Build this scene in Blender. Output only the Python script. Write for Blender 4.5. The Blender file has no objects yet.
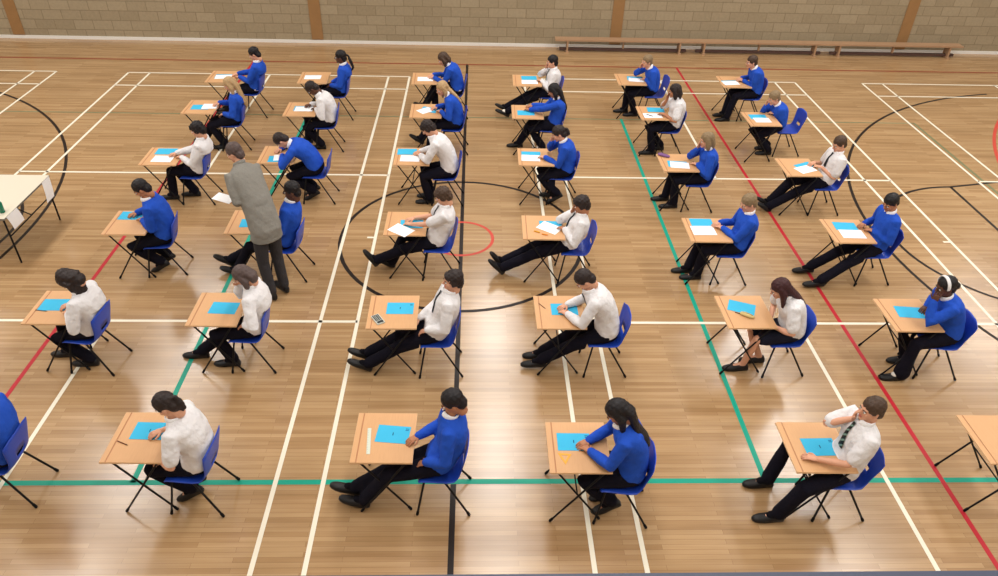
import bpy, math, random
import numpy as np
random.seed(4)
PI = math.pi
scene = bpy.context.scene
COL = scene.collection

# ------------------------------------------------------------------ helpers
def V(*a): return np.array(a, float)
def unit(v):
    v = np.asarray(v, float); n = np.linalg.norm(v)
    return v / n if n > 1e-9 else v
Zup = V(0, 0, 1)

class MB:
    """collects vertices / faces / material slots for ONE mesh"""
    def __init__(s): s.v = []; s.f = []; s.m = []; s.n = 0
    def add(s, verts, faces, mat=0):
        verts = np.asarray(verts, float)
        s.v.append(verts)
        for i, f in enumerate(faces):
            s.f.append(tuple(int(k) + s.n for k in f))
            s.m.append(mat if np.isscalar(mat) else int(mat[i]))
        s.n += len(verts)
    def box(s, lo, hi, mat=0):
        x0, y0, z0 = lo; x1, y1, z1 = hi
        s.add([(x0,y0,z0),(x1,y0,z0),(x1,y1,z0),(x0,y1,z0),(x0,y0,z1),(x1,y0,z1),(x1,y1,z1),(x0,y1,z1)],
              [(3,2,1,0),(4,5,6,7),(0,1,5,4),(1,2,6,5),(2,3,7,6),(3,0,4,7)], mat)
    def obox(s, c, ax, ay, az, mat=0):
        c = np.asarray(c); P = []
        for k in (-1, 1):
            for (i, j) in ((-1,-1),(1,-1),(1,1),(-1,1)): P.append(c + ax*i + ay*j + az*k)
        s.add(P, [(3,2,1,0),(4,5,6,7),(0,1,5,4),(1,2,6,5),(2,3,7,6),(3,0,4,7)], mat)
    def rings(s, R, mat=0, cap=True):
        n = len(R[0]); P = np.concatenate(R); F = []
        for i in range(len(R)-1):
            for j in range(n):
                a = i*n+j; b = i*n+(j+1) % n
                F.append((a, b, b+n, a+n))
        if cap:
            F.append(tuple(range(n-1, -1, -1))); F.append(tuple((len(R)-1)*n+j for j in range(n)))
        s.add(P, F, mat)
    def tube(s, pts, rad, seg=10, mat=0, side=None, flat=None, cap=2):
        """swept tube with rounded ends; rad list; flat = list of radius ratios across 'side'"""
        pts = [np.asarray(p, float) for p in pts]; rad = list(rad)
        fl = [1.0]*len(pts) if flat is None else list(flat)
        if cap:
            d0 = unit(pts[0]-pts[1]); d1 = unit(pts[-1]-pts[-2])
            a = []; ra = []; fa = []
            for k in range(cap):
                t = (PI/2)*(1-(k+0.35)/(cap+0.35))
                a.append(pts[0]+d0*rad[0]*math.sin(t)*min(1, 1)); ra.append(rad[0]*math.cos(t)); fa.append(fl[0])
            b = []; rb = []; fb = []
            for k in range(cap-1, -1, -1):
                t = (PI/2)*(1-(k+0.35)/(cap+0.35))
                b.append(pts[-1]+d1*rad[-1]*math.sin(t)); rb.append(rad[-1]*math.cos(t)); fb.append(fl[-1])
            pts = a+pts+b; rad = ra+rad+rb; fl = fa+fl+fb
        R = []; ref = None
        for i, p in enumerate(pts):
            t = unit((pts[i+1] if i < len(pts)-1 else pts[i]) - (pts[i-1] if i > 0 else pts[i]))
            if side is not None: r = np.asarray(side, float)
            elif ref is not None: r = ref
            else: r = V(0, 1, 0) if abs(t[1]) < .9 else V(1, 0, 0)
            u = unit(r - t*np.dot(r, t)); w = np.cross(t, u); ref = u
            R.append(np.array([p + rad[i]*(u*math.cos(q)*fl[i] + w*math.sin(q)) for q in np.arange(seg)*2*PI/seg]))
        s.rings(R, mat)
    def ell(s, c, r, M=None, seg=14, rg=9, mat=0):
        c = np.asarray(c, float); P = []; F = []
        M = np.eye(3) if M is None else M          # columns = axes
        P.append(V(0, 0, -r[2]))
        for i in range(1, rg):
            a = -PI/2 + PI*i/rg
            for j in range(seg):
                b = 2*PI*j/seg
                P.append(V(r[0]*math.cos(a)*math.cos(b), r[1]*math.cos(a)*math.sin(b), r[2]*math.sin(a)))
        P.append(V(0, 0, r[2]))
        for j in range(seg): F.append((0, 1+(j+1) % seg, 1+j))
        for i in range(rg-2):
            for j in range(seg):
                a = 1+i*seg+j; b = 1+i*seg+(j+1) % seg
                F.append((a, b, b+seg, a+seg))
        l = len(P)-1
        for j in range(seg): F.append((l, l-seg+j, l-seg+(j+1) % seg))
        s.add(np.array(P) @ M.T + c, F, mat)
    def arrays(s): return np.concatenate(s.v), s.f, s.m
    def mesh(s, name, mats, smooth=True):
        me = bpy.data.meshes.new(name)
        v, f, m = s.arrays()
        me.from_pydata(v.tolist(), [], f); me.update()
        for k in mats: me.materials.append(k)
        me.polygons.foreach_set('material_index', m)
        me.polygons.foreach_set('use_smooth', [bool(smooth)]*len(f))
        return me
    def obj(s, name, mats, parent=None, smooth=True, origin=None):
        if not isinstance(mats, (list, tuple)): mats = [mats]
        if origin is not None: s.v = [np.concatenate(s.v) - np.asarray(origin)]
        o = bpy.data.objects.new(name, s.mesh(name, mats, smooth)); COL.objects.link(o)
        if parent is not None: o.parent = parent
        elif origin is not None: o.location = origin
        return o

def remesh(mb, voxel, smooth=2):
    v, f, m = mb.arrays()
    me = bpy.data.meshes.new('tmp'); me.from_pydata(v.tolist(), [], f); me.update()
    o = bpy.data.objects.new('tmp', me); COL.objects.link(o)
    md = o.modifiers.new('r', 'REMESH'); md.mode = 'VOXEL'; md.voxel_size = voxel
    dg = bpy.context.evaluated_depsgraph_get(); dg.update()
    ev = o.evaluated_get(dg).to_mesh()
    n = len(ev.vertices); P = np.empty(n*3, np.float32); ev.vertices.foreach_get('co', P); P = P.reshape(-1, 3).astype(float)
    F = [tuple(p.vertices) for p in ev.polygons]
    ne = len(ev.edges); E = np.empty(ne*2, np.int32); ev.edges.foreach_get('vertices', E); E = E.reshape(-1, 2)
    o.evaluated_get(dg).to_mesh_clear()
    bpy.data.objects.remove(o); bpy.data.meshes.remove(me)
    deg = np.bincount(E.ravel(), minlength=n)[:, None]
    for _ in range(smooth):
        S = np.zeros_like(P); np.add.at(S, E[:, 0], P[E[:, 1]]); np.add.at(S, E[:, 1], P[E[:, 0]])
        P = P*.4 + .6*S/np.maximum(deg, 1)
    return P, F

def tag(o, label=None, cat=None, group=None, kind=None):
    if label: o['label'] = label
    if cat: o['category'] = cat
    if group: o['group'] = group
    if kind: o['kind'] = kind
    return o
def empty(name, loc, rz=0):
    o = bpy.data.objects.new(name, None); COL.objects.link(o)
    o.location = loc; o.rotation_euler = (0, 0, rz); o.empty_display_size = .1
    return o
def kids(o): return [c for c in bpy.data.objects if c.parent == o]
def copy_tree(src, tree):
    """copy a thing and each of its parts; tree = [(part, [sub-parts])]"""
    r = src.copy(); COL.objects.link(r)
    for p, subs in tree:
        c = p.copy(); COL.objects.link(c); c.parent = r
        for q in subs:
            d = q.copy(); COL.objects.link(d); d.parent = c
    return r

# ------------------------------------------------------------------ materials
def srgb(r, g, b):
    f = lambda c: (c/255/12.92) if c/255 <= .04045 else ((c/255+.055)/1.055)**2.4
    return (f(r), f(g), f(b), 1)
def mat(name, rgb, rough=.6, spec=.5, bump=None, vary=None, metal=0, sheen=0):
    m = bpy.data.materials.new(name); m.use_nodes = True
    nt = m.node_tree; b = nt.nodes['Principled BSDF']
    c = srgb(*rgb)
    b.inputs['Base Color'].default_value = c; b.inputs['Roughness'].default_value = rough
    b.inputs['Specular IOR Level'].default_value = spec; b.inputs['Metallic'].default_value = metal
    tc = nt.nodes.new('ShaderNodeTexCoord')
    if vary:
        sc, amt = vary
        n = nt.nodes.new('ShaderNodeTexNoise'); n.inputs['Scale'].default_value = sc; n.inputs['Detail'].default_value = 4
        nt.links.new(tc.outputs['Object'], n.inputs['Vector'])
        r = nt.nodes.new('ShaderNodeMixRGB'); r.blend_type = 'MIX'
        r.inputs[1].default_value = tuple(x*(1-amt) for x in c[:3])+(1,); r.inputs[2].default_value = tuple(min(1, x*(1+amt)) for x in c[:3])+(1,)
        nt.links.new(n.outputs['Fac'], r.inputs[0]); nt.links.new(r.outputs[0], b.inputs['Base Color'])
    if bump:
        sc, st, di = bump
        n = nt.nodes.new('ShaderNodeTexNoise'); n.inputs['Scale'].default_value = sc; n.inputs['Detail'].default_value = 3
        nt.links.new(tc.outputs['Object'], n.inputs['Vector'])
        bp = nt.nodes.new('ShaderNodeBump'); bp.inputs['Strength'].default_value = st; bp.inputs['Distance'].default_value = di
        nt.links.new(n.outputs['Fac'], bp.inputs['Height']); nt.links.new(bp.outputs['Normal'], b.inputs['Normal'])
    return m

M = {}
M['jumper'] = mat('royal_blue_knit', (32, 78, 186), .85, .2, bump=(9, .55, .05), vary=(6, .12))
M['shirt'] = mat('white_cotton', (222, 221, 224), .8, .25, bump=(11, .6, .05))
M['collar'] = mat('white_collar', (240, 240, 243), .8, .25)
M['trouser'] = mat('black_trouser_cloth', (18, 17, 28), .9, .12, bump=(9, .5, .05))
M['skirt'] = mat('dark_navy_skirt_cloth', (20, 22, 38), .85, .2, bump=(9, .4, .05))
M['shoe'] = mat('black_shoe_leather', (15, 14, 17), .5, .35)
M['tie'] = mat('dark_tie_silk', (22, 30, 40), .6, .3)
M['white_sock'] = mat('white_sock', (225, 222, 215), .9, .1)
M['dark_sock'] = mat('black_sock', (18, 17, 24), .9, .1)
M['band'] = mat('white_headband_cloth', (222, 222, 225), .8, .2)
M['jacket'] = mat('grey_brown_tweed', (132, 130, 124), .9, .2, bump=(10, .5, .05), vary=(60, .12))
M['greytrouser'] = mat('dark_grey_trouser_cloth', (54, 52, 55), .85, .2, bump=(9, .5, .05))
SK = {'w': mat('fair_skin', (214, 160, 132), .55, .35, vary=(25, .05)), 'm': mat('tan_skin', (178, 122, 90), .55, .35, vary=(25, .05)),
      'd': mat('brown_skin', (92, 58, 44), .5, .4, vary=(25, .06))}
HR = {k: mat('hair_'+k, c, .55, .35, bump=(70, .5, .01), vary=(45, .25)) for k, c in dict(
    black=(20, 16, 20), dark=(38, 28, 27), brown=(70, 52, 40), light=(132, 112, 84), blond=(178, 148, 108),
    red=(58, 26, 30), grey=(84, 70, 68)).items()}
M['eye'] = mat('eye_white', (235, 232, 226), .3, .5)
M['iris'] = mat('eye_dark', (30, 20, 16), .3, .5)
LIP = {'w': mat('lips_fair', (188, 108, 98), .5, .4), 'm': mat('lips_tan', (150, 88, 74), .5, .4), 'd': mat('lips_brown', (92, 50, 46), .5, .4)}
M['plastic'] = mat('blue_chair_plastic', (32, 70, 182), .4, .45, bump=(220, .08, .002))
M['blackmetal'] = mat('black_steel_tube', (11, 10, 13), .55, .25)
M['rubber'] = mat('black_rubber', (9, 9, 10), .8, .2)
M['booklet'] = mat('blue_paper', (62, 178, 220), .75, .2, vary=(8, .03))
M['white_paper'] = mat('white_paper', (244, 246, 250), .8, .2)
M['print'] = mat('dark_print', (40, 90, 130), .8, .1)
M['bench'] = mat('bench_pine', (168, 134, 104), .45, .4, vary=(5, .1))
M['benchdark'] = mat('bench_dark_beam', (84, 62, 56), .6, .3, vary=(5, .1))
M['yellow'] = mat('yellow_plastic', (226, 160, 34), .4, .5)
M['orange'] = mat('orange_plastic', (232, 140, 40), .4, .5)
M['cream'] = mat('cream_laminate', (212, 205, 188), .4, .4)
M['greyedge'] = mat('grey_table_edge', (110, 106, 100), .5, .4)
M['pencilwood'] = mat('brown_pencil', (112, 62, 40), .6, .3)
M['ruler'] = mat('pale_ruler_plastic', (206, 214, 200), .3, .5)
M['casegrey'] = mat('pale_grey_plastic', (190, 196, 188), .4, .5)
M['caseblack'] = mat('dark_keys', (36, 38, 42), .5, .4)
M['purple'] = mat('purple_pencil_case_cloth', (128, 92, 142), .8, .2)
M['beige'] = mat('beige_pencil_case_cloth', (206, 186, 128), .8, .2)
M['green'] = mat('green_bottle_plastic', (16, 120, 92), .25, .5)
M['sticker'] = mat('pale_sticker_paper', (226, 196, 170), .7, .2)

def stripe_tie():
    m = mat('striped_tie_silk', (16, 24, 26), .6, .3); nt = m.node_tree
    tc = nt.nodes.new('ShaderNodeTexCoord'); w = nt.nodes.new('ShaderNodeTexWave'); w.wave_type = 'BANDS'; w.bands_direction = 'DIAGONAL'
    w.inputs['Scale'].default_value = 9; nt.links.new(tc.outputs['Object'], w.inputs['Vector'])
    r = nt.nodes.new('ShaderNodeValToRGB'); r.color_ramp.interpolation = 'CONSTANT'
    r.color_ramp.elements[0].color = srgb(14, 20, 24); r.color_ramp.elements[1].position = .72; r.color_ramp.elements[1].color = srgb(120, 150, 140)
    nt.links.new(w.outputs['Fac'], r.inputs[0]); nt.links.new(r.outputs[0], nt.nodes['Principled BSDF'].inputs['Base Color'])
    return m
M['stripetie'] = stripe_tie()

def wood_top():
    m = mat('beech_laminate', (216, 164, 116), .5, .35); nt = m.node_tree; b = nt.nodes['Principled BSDF']
    tc = nt.nodes.new('ShaderNodeTexCoord'); mp = nt.nodes.new('ShaderNodeMapping'); mp.inputs['Scale'].default_value = (30, 2, 30)
    n = nt.nodes.new('ShaderNodeTexNoise'); n.inputs['Scale'].default_value = 4; n.inputs['Detail'].default_value = 5
    nt.links.new(tc.outputs['Object'], mp.inputs[0]); nt.links.new(mp.outputs[0], n.inputs['Vector'])
    r = nt.nodes.new('ShaderNodeMixRGB'); r.inputs[1].default_value = srgb(198, 152, 108); r.inputs[2].default_value = srgb(212, 166, 120)
    nt.links.new(n.outputs['Fac'], r.inputs[0]); nt.links.new(r.outputs[0], b.inputs['Base Color'])
    return m
M['desktop'] = wood_top()
M['deskedge'] = mat('pale_beech_edge', (226, 186, 142), .5, .35)
M['groove'] = mat('desk_groove', (178, 126, 88), .6, .3)

def floor_mat():
    m = bpy.data.materials.new('sprung_wood_floor'); m.use_nodes = True; nt = m.node_tree; N = nt.nodes; L = nt.links
    b = N['Principled BSDF']
    tc = N.new('ShaderNodeTexCoord')
    br = N.new('ShaderNodeTexBrick'); br.offset = .37; br.offset_frequency = 2
    br.inputs['Scale'].default_value = 1; br.inputs['Brick Width'].default_value = .95; br.inputs['Row Height'].default_value = .052
    br.inputs['Mortar Size'].default_value = .0012; br.inputs['Mortar Smooth'].default_value = .3; br.inputs['Bias'].default_value = -.15
    br.inputs['Color1'].default_value = srgb(184, 152, 112); br.inputs['Color2'].default_value = srgb(163, 129, 90); br.inputs['Mortar'].default_value = srgb(130, 100, 68)
    L.new(tc.outputs['Object'], br.inputs['Vector'])
    def noise(sx, sy, sc, det):
        mp = N.new('ShaderNodeMapping'); mp.inputs['Scale'].default_value = (sx, sy, 1); L.new(tc.outputs['Object'], mp.inputs[0])
        n = N.new('ShaderNodeTexNoise'); n.inputs['Scale'].default_value = sc; n.inputs['Detail'].default_value = det
        L.new(mp.outputs[0], n.inputs['Vector']); return n
    n1 = noise(.9, 14, 1.0, 4); n2 = noise(.5, 3.5, .8, 3)
    r1 = N.new('ShaderNodeValToRGB'); r1.color_ramp.elements[0].position = .3; r1.color_ramp.elements[1].position = .62
    r1.color_ramp.elements[0].color = (.78, .73, .68, 1); r1.color_ramp.elements[1].color = (1, 1, 1, 1); L.new(n1.outputs['Fac'], r1.inputs[0])
    r2 = N.new('ShaderNodeValToRGB'); r2.color_ramp.elements[0].position = .3; r2.color_ramp.elements[1].position = .7
    r2.color_ramp.elements[0].color = (.86, .84, .82, 1); r2.color_ramp.elements[1].color = (1.05, 1.05, 1.05, 1); L.new(n2.outputs['Fac'], r2.inputs[0])
    m1 = N.new('ShaderNodeMixRGB'); m1.blend_type = 'MULTIPLY'; m1.inputs[0].default_value = .8; L.new(br.outputs['Color'], m1.inputs[1]); L.new(r1.outputs[0], m1.inputs[2])
    m2 = N.new('ShaderNodeMixRGB'); m2.blend_type = 'MULTIPLY'; m2.inputs[0].default_value = 1; L.new(m1.outputs[0], m2.inputs[1]); L.new(r2.outputs[0], m2.inputs[2])
    L.new(m2.outputs[0], b.inputs['Base Color'])
    b.inputs['Roughness'].default_value = .23; b.inputs['Specular IOR Level'].default_value = .85
    return m
def block_mat():
    m = bpy.data.materials.new('buff_blockwork'); m.use_nodes = True; nt = m.node_tree; N = nt.nodes; L = nt.links
    b = N['Principled BSDF']; b.inputs['Roughness'].default_value = .9; b.inputs['Specular IOR Level'].default_value = .2
    tc = N.new('ShaderNodeTexCoord'); sp = N.new('ShaderNodeSeparateXYZ'); cb = N.new('ShaderNodeCombineXYZ'); L.new(tc.outputs['Object'], sp.inputs[0])
    ad = N.new('ShaderNodeMath'); ad.operation = 'ADD'; L.new(sp.outputs['X'], ad.inputs[0]); L.new(sp.outputs['Y'], ad.inputs[1])
    L.new(ad.outputs[0], cb.inputs['X']); L.new(sp.outputs['Z'], cb.inputs['Y'])
    br = N.new('ShaderNodeTexBrick'); br.offset = .5
    br.inputs['Scale'].default_value = 1; br.inputs['Brick Width'].default_value = .45; br.inputs['Row Height'].default_value = .225; br.inputs['Mortar Size'].default_value = .011
    br.inputs['Color1'].default_value = srgb(164, 150, 126); br.inputs['Color2'].default_value = srgb(152, 138, 114); br.inputs['Mortar'].default_value = srgb(142, 128, 105)
    L.new(cb.outputs[0], br.inputs['Vector'])
    n = N.new('ShaderNodeTexNoise'); n.inputs['Scale'].default_value = 18; n.inputs['Detail'].default_value = 5; L.new(tc.outputs['Object'], n.inputs['Vector'])
    r = N.new('ShaderNodeValToRGB'); r.color_ramp.elements[0].color = (.8, .8, .78, 1); r.color_ramp.elements[1].color = (1.1, 1.1, 1.08, 1); L.new(n.outputs['Fac'], r.inputs[0])
    x = N.new('ShaderNodeMixRGB'); x.blend_type = 'MULTIPLY'; x.inputs[0].default_value = 1; L.new(br.outputs['Color'], x.inputs[1]); L.new(r.outputs[0], x.inputs[2])
    L.new(x.outputs[0], b.inputs['Base Color'])
    bp = N.new('ShaderNodeBump'); bp.inputs['Strength'].default_value = .25; bp.inputs['Distance'].default_value = .008; L.new(br.outputs['Fac'], bp.inputs['Height']); bp.invert = True
    L.new(bp.outputs[0], b.inputs['Normal'])
    return m
M['floor'] = floor_mat(); M['block'] = block_mat()
def paint(n, c): return mat(n, c, .42, .22, vary=(3, .06))
M['lw'] = paint('white_line_paint', (232, 226, 208)); M['lk'] = paint('black_line_paint', (36, 28, 26))
M['lg'] = paint('green_line_paint', (24, 154, 130)); M['lr'] = paint('red_line_paint', (178, 38, 50)); M['lb'] = paint('brown_red_line_paint', (140, 62, 38))
M['lgp'] = paint('faded_green_line_paint', (116, 120, 88))
M['lrp'] = paint('pale_red_line_paint', (196, 74, 62))
M['post'] = mat('orange_brown_timber', (148, 112, 72), .6, .3, vary=(6, .12))
M['skirting'] = mat('white_skirting_paint', (226, 224, 220), .5, .4)
M['plaster'] = mat('off_white_plaster', (206, 202, 192), .9, .2)
M['ceil'] = mat('white_ceiling_panels', (225, 224, 218), .9, .2)
M['coping'] = mat('blue_grey_coping_paint', (70, 76, 96), .6, .3)

# ------------------------------------------------------------------ the hall
HX, HY, HC = 17.0, 8.95, 7.2
fl = MB()
fl.add([(-HX,-HY,0),(HX,-HY,0),(HX,HY,0),(-HX,HY,0)], [(0,1,2,3)], 0)
LW = .05
LH = {1: .0020, 2: .0010, 3: .0014, 4: .0016, 5: .0008, 6: .0012, 7: .0006}
def line(a, b, m, w=LW):
    a = V(*a, 0); b = V(*b, 0); d = unit(b-a); n = V(-d[1], d[0], 0)*w/2; z = V(0, 0, LH[m])
    fl.add([a-n+z, b-n+z, b+n+z, a+n+z], [(0,1,2,3)], m)
def arc(c, r, a0, a1, m, w=LW, n=64):
    for i in range(n):
        t0, t1 = [math.radians(a0+(a1-a0)*k/n) for k in (i, i+1)]
        P = [(c[0]+q*math.cos(t), c[1]+q*math.sin(t), LH[m]) for q, t in ((r-w/2,t0),(r+w/2,t0),(r+w/2,t1),(r-w/2,t1))]
        fl.add(P, [(0,1,2,3)], m)
def badminton(x0, cut=None):
    x1 = x0+6.1
    for x in (x0, x0+.46, x1-.46, x1): line((x,-6.7),(x,6.7),1,.045)
    for y in (6.7, 5.94, 1.98, -1.98, -5.94, -6.7): line((x0,y),(x1,y),1,.045)
    xm = x0+3.05
    line((xm,1.98),(xm,6.7),1,.045); line((xm,-6.7),(xm,-1.98),1,.045)
    for x in (x0, x1):
        pass
    line((x0+.02,0),(x0+.12,0),1,.04); line((x1-.02,0),(x1-.12,0),1,.04)
for x0 in (-7.36, 1.26, 8.9, -15.0): badminton(x0)
for s in (-1, 1):
    line((-15, s*7.55), (15, s*7.55), 5, .06)                 # brown-red side lines
    line((s*4.87,-7.55),(s*4.87,7.55),4,.05)                   # red third lines
    line((s*3.08,-4.48),(s*3.08,4.5),3,.055)                   # green attack lines
    line((s*9.0,-4.48),(s*9.0,4.5),7,.05)
    line((s*9.0, s*4.48) if s > 0 else (-12,-4.48), (-9.0,4.48) if s > 0 else (12,-4.48), 7 if s > 0 else 3, .04 if s > 0 else .06)
    arc((s*12.55,0),6.25, 100 if s > 0 else -80, 260 if s > 0 else 80, 2, .05)
    arc((s*8.3,0),1.77, 90 if s > 0 else -90, 270 if s > 0 else 90, 2, .05)
    line((s*8.3,-1.77),(s*8.3,1.77),2); line((s*8.3,1.77),(s*14.1,3.0),2); line((s*8.3,-1.77),(s*14.1,-3.0),2)
    arc((s*16.6,0),7.4, 110 if s > 0 else -70, 250 if s > 0 else 70, 6, .06)
line((0,-7.55),(0,7.55),2,.055)
arc((0,0),1.76,0,360,2,.055); arc((0,0),.46,0,360,6,.045,48)
tag(fl.obj('floor', [M['floor'],M['lw'],M['lk'],M['lg'],M['lr'],M['lb'],M['lrp'],M['lgp']], smooth=False),
    'varnished wooden sports hall floor with coloured court lines', kind='structure')

def struct(name, mb, m, label=None):
    return tag(mb.obj(name, m, smooth=False), label, kind='structure')
b = MB(); b.box((-HX,HY,0),(HX,HY+.3,HC)); struct('wall_back', b, M['block'], 'buff blockwork wall behind the benches')
b = MB(); b.box((-HX-.3,-13,0),(-HX,HY+.3,HC)); struct('wall_left', b, M['block'])
b = MB(); b.box((HX,-13,0),(HX+.3,HY+.3,HC)); struct('wall_right', b, M['block'])
b = MB(); b.box((-HX,-HY-.12,0),(HX,-HY-.01,5.30)); struct('wall_front', b, M['plaster'])
b = MB(); b.box((-HX,-HY-.13,5.30),(HX,-HY,5.373)); struct('trim_5', b, M['coping'], 'blue grey coping on the gallery wall at the bottom edge')
b = MB(); b.box((-HX,-13.3,0),(HX,-13,HC)); struct('wall_gallery', b, M['plaster'])
b = MB(); b.box((-HX,-13,4.0),(HX,-HY-.12,4.2)); struct('floor_gallery', b, M['plaster'])
b = MB(); b.box((-HX,-13.3,HC),(HX,HY+.3,HC+.2)); struct('ceiling', b, M['ceil'])
b = MB(); b.box((-HX,HY-.02,0),(HX,HY,.07)); struct('baseboard_back', b, M['skirting'], 'white skirting along the blockwork wall')
for i, x in enumerate((-10.77, -3.65, 3.62, 10.78)):
    b = MB(); b.box((x-.135,HY-.018,.085),(x+.135,HY,HC)); struct('trim_%d' % (i+1), b, M['post'], 'orange brown vertical post strip on the blockwork wall')

# ------------------------------------------------------------------ desks
def make_desk():
    root = empty('exam_desk', (0, 0, 0))
    # origin = near left corner at floor; x to the student, y away from camera
    W, D, H, T = .55, .60, .71, .019
    prof = [(0,H-T),(W,H-T),(W,H-.002),(W-.002,H),(.060,H),(.059,H-.003),(.049,H-.003),(.048,H),(.002,H),(0,H-.002)]
    mb = MB(); n = len(prof)
    P = [(x,0,z) for x, z in prof]+[(x,D,z) for x, z in prof]
    F = []; ms = []
    for i in range(n):
        F.append((i,(i+1) % n,(i+1) % n+n,i+n)); ms.append(1 if i in (1, 2, 8, 9) else (2 if i in (4, 5, 6) else 0))
    # end faces split so that they stay planar
    for off in (0, n):
        for q in ((0,1,4,9),(1,2,3,4),(4,5,6,7),(4,7,8,9)):
            f = [k+off for k in q]; F.append(tuple(f if off == 0 else f[::-1])); ms.append(1)
    mb.add(P, F, ms)
    top = mb.obj('tabletop', [M['desktop'],M['deskedge'],M['groove']], root, smooth=False)
    tree = [(top, [])]
    for y, ys in ((.035, 0), (D-.035, 0)):
        for k, (x0, x1) in enumerate(((.06,.50),(.49,.05))):
            yy = y + (.012 if (k == 0) == (y < .3) else -.012)
            m = MB(); m.tube([(x0,yy,H-T-.008),(x1,yy,.02)], [.0095,.0095], 8)
            leg = m.obj('leg', M['blackmetal'], root)
            m = MB(); d = unit(V(x1-x0,0,.02-(H-T))); p = V(x1,yy,.02)
            m.tube([p-d*.03, p+d*.004], [.013,.014], 8); cap = m.obj('rubber_foot', M['rubber'], leg)
            tree.append((leg, [cap]))
    for x in (.06, .49):
        m = MB(); m.tube([(x,.03,H-T-.011),(x,D-.03,H-T-.011)], [.0095,.0095], 8)
        tree.append((m.obj('frame_rail', M['blackmetal'], root), []))
    m = MB(); m.tube([(.275,.047,.355),(.275,D-.047,.355)], [.007,.007], 8)
    tree.append((m.obj('cross_bar', M['blackmetal'], root), []))
    return root, tree

# ------------------------------------------------------------------ chairs
CP = [(-.222,.425),(-.212,.440),(-.190,.449),(-.12,.447),(-.04,.441),(.04,.437),(.10,.440),(.140,.458),(.163,.490),(.176,.53),(.186,.575),(.199,.64),(.212,.71),(.223,.77),(.229,.805)]
def back_x(z): return np.interp(z, [q[1] for q in CP[7:]], [q[0] for q in CP[7:]])
def make_chair():
    root = empty('school_chair', (0, 0, 0))
    nv = 16; P = []; nu = len(CP)
    for i, (x, z) in enumerate(CP):
        if i <= 7: hw = .205 if 0 < i < 6 else (.195 if i else .18)
        else: hw = [.175,.172,.176,.188,.200,.200,.165][i-8]
        if i == 6: hw = .197
        if i == 7: hw = .184
        for j in range(nv+1):
            t = -1+2*j/nv; y = hw*t
            dz = 0; dx = 0
            if i <= 6: dz = .012*abs(t)**6 + (0 if i < 2 else -.004*(1-t*t))
            else: dx = -.022*abs(t)**3
            if i == nu-1: dz = -.03*abs(t)**4
            P.append(V(x+dx, y, z+dz))
    F = []
    for i in range(nu-1):
        for j in range(nv):
            if i == 9 and 5 <= j <= 10: continue             # hand hold slot
            a = i*(nv+1)+j; F.append((a, a+nv+1, a+nv+2, a+1))
    P = np.array(P)
    # normals for thickness
    Nn = np.zeros_like(P)
    for f in F:
        n = np.cross(P[f[1]]-P[f[0]], P[f[3]]-P[f[0]])
        for k in f: Nn[k] += n
    Nn /= np.maximum(np.linalg.norm(Nn, axis=1)[:, None], 1e-9)
    T = .007; n0 = len(P)
    edges = {}
    for f in F:
        for a, c in zip(f, f[1:]+f[:1]): edges[(a, c)] = 1
    G = [tuple(k for k in f[::-1]) for f in F] + [tuple(k+n0 for k in f) for f in F]
    for (a, c) in edges:
        if (c, a) not in edges: G.append((a, c, c+n0, a+n0))
    mb = MB()
    s = 1 if Nn[:, 2][3*(nv+1)+8] < 0 else -1
    mb.add(np.concatenate([P, P+Nn*T*s]), G if s > 0 else [g[::-1] for g in G])
    shell = mb.obj('seat_shell', M['plastic'], root)
    tree = [(shell, [])]
    for sy in (-1, 1):
        for (xt, xb) in ((-.165,-.24),(.005,.24)):
            m = MB(); m.tube([(xt,sy*.155,.425),(xb,sy*.213,.018)], [.0105,.0105], 8)
            leg = m.obj('leg', M['blackmetal'], root)
            p = V(xb,sy*.213,.018); d = unit(p-V(xt,sy*.155,.425)); m = MB(); m.tube([p-d*.03,p+d*.002],[.0135,.0145],8)
            cap = m.obj('rubber_foot', M['rubber'], leg); tree.append((leg, [cap]))
    m = MB()
    for sy in (-1, 1): m.tube([(-.165,sy*.155,.424),(.005,sy*.155,.424)], [.0105,.0105], 8)
    for x in (-.15, 0.0): m.tube([(x,-.155,.420),(x,.155,.420)], [.0095,.0095], 8)
    tree.append((m.obj('under_frame', M['blackmetal'], root), []))
    return root, tree

# ------------------------------------------------------------------ head template (local: x left, y forward, z up)
def head_template():
    m = MB()
    m.ell((0,-.012,.028),(.075,.094,.088)); m.ell((0,.026,-.040),(.058,.058,.072)); m.ell((0,.066,-.090),(.026,.022,.020))
    m.ell((0,.066,.022),(.052,.022,.014)); m.tube([(0,.082,.012),(0,.104,-.020)],[.009,.013],8); m.ell((0,.098,-.026),(.017,.013,.009))
    for s in (-1, 1):
        m.ell((s*.074,-.010,-.010),(.010,.019,.031)); m.ell((s*.038,.058,-.026),(.022,.020,.02)); m.ell((s*.045,.0,-.06),(.014,.035,.03))
    m.tube([(0,-.02,-.03),(0,-.03,-.12)],[.055,.054],12)
    P, F = remesh(m, .0065, 2)
    mb = MB(); mb.add(P, F, 0)
    for s in (-1, 1):
        mb.ell((s*.030,.0775,.000),(.0135,.010,.0085),seg=10,rg=6,mat=1); mb.ell((s*.030,.0845,.000),(.0062,.005,.0066),seg=8,rg=6,mat=2)
        mb.tube([(s*.014,.088,.019),(s*.031,.087,.025),(s*.047,.077,.019)],[.0034,.004,.0028],6,mat=4,cap=1)
    mb.ell((0,.083,-.058),(.023,.008,.0052),seg=10,rg=6,mat=3); mb.ell((0,.082,-.067),(.019,.008,.0056),seg=10,rg=6,mat=3)
    return mb.arrays()
HEAD = head_template()
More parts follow.
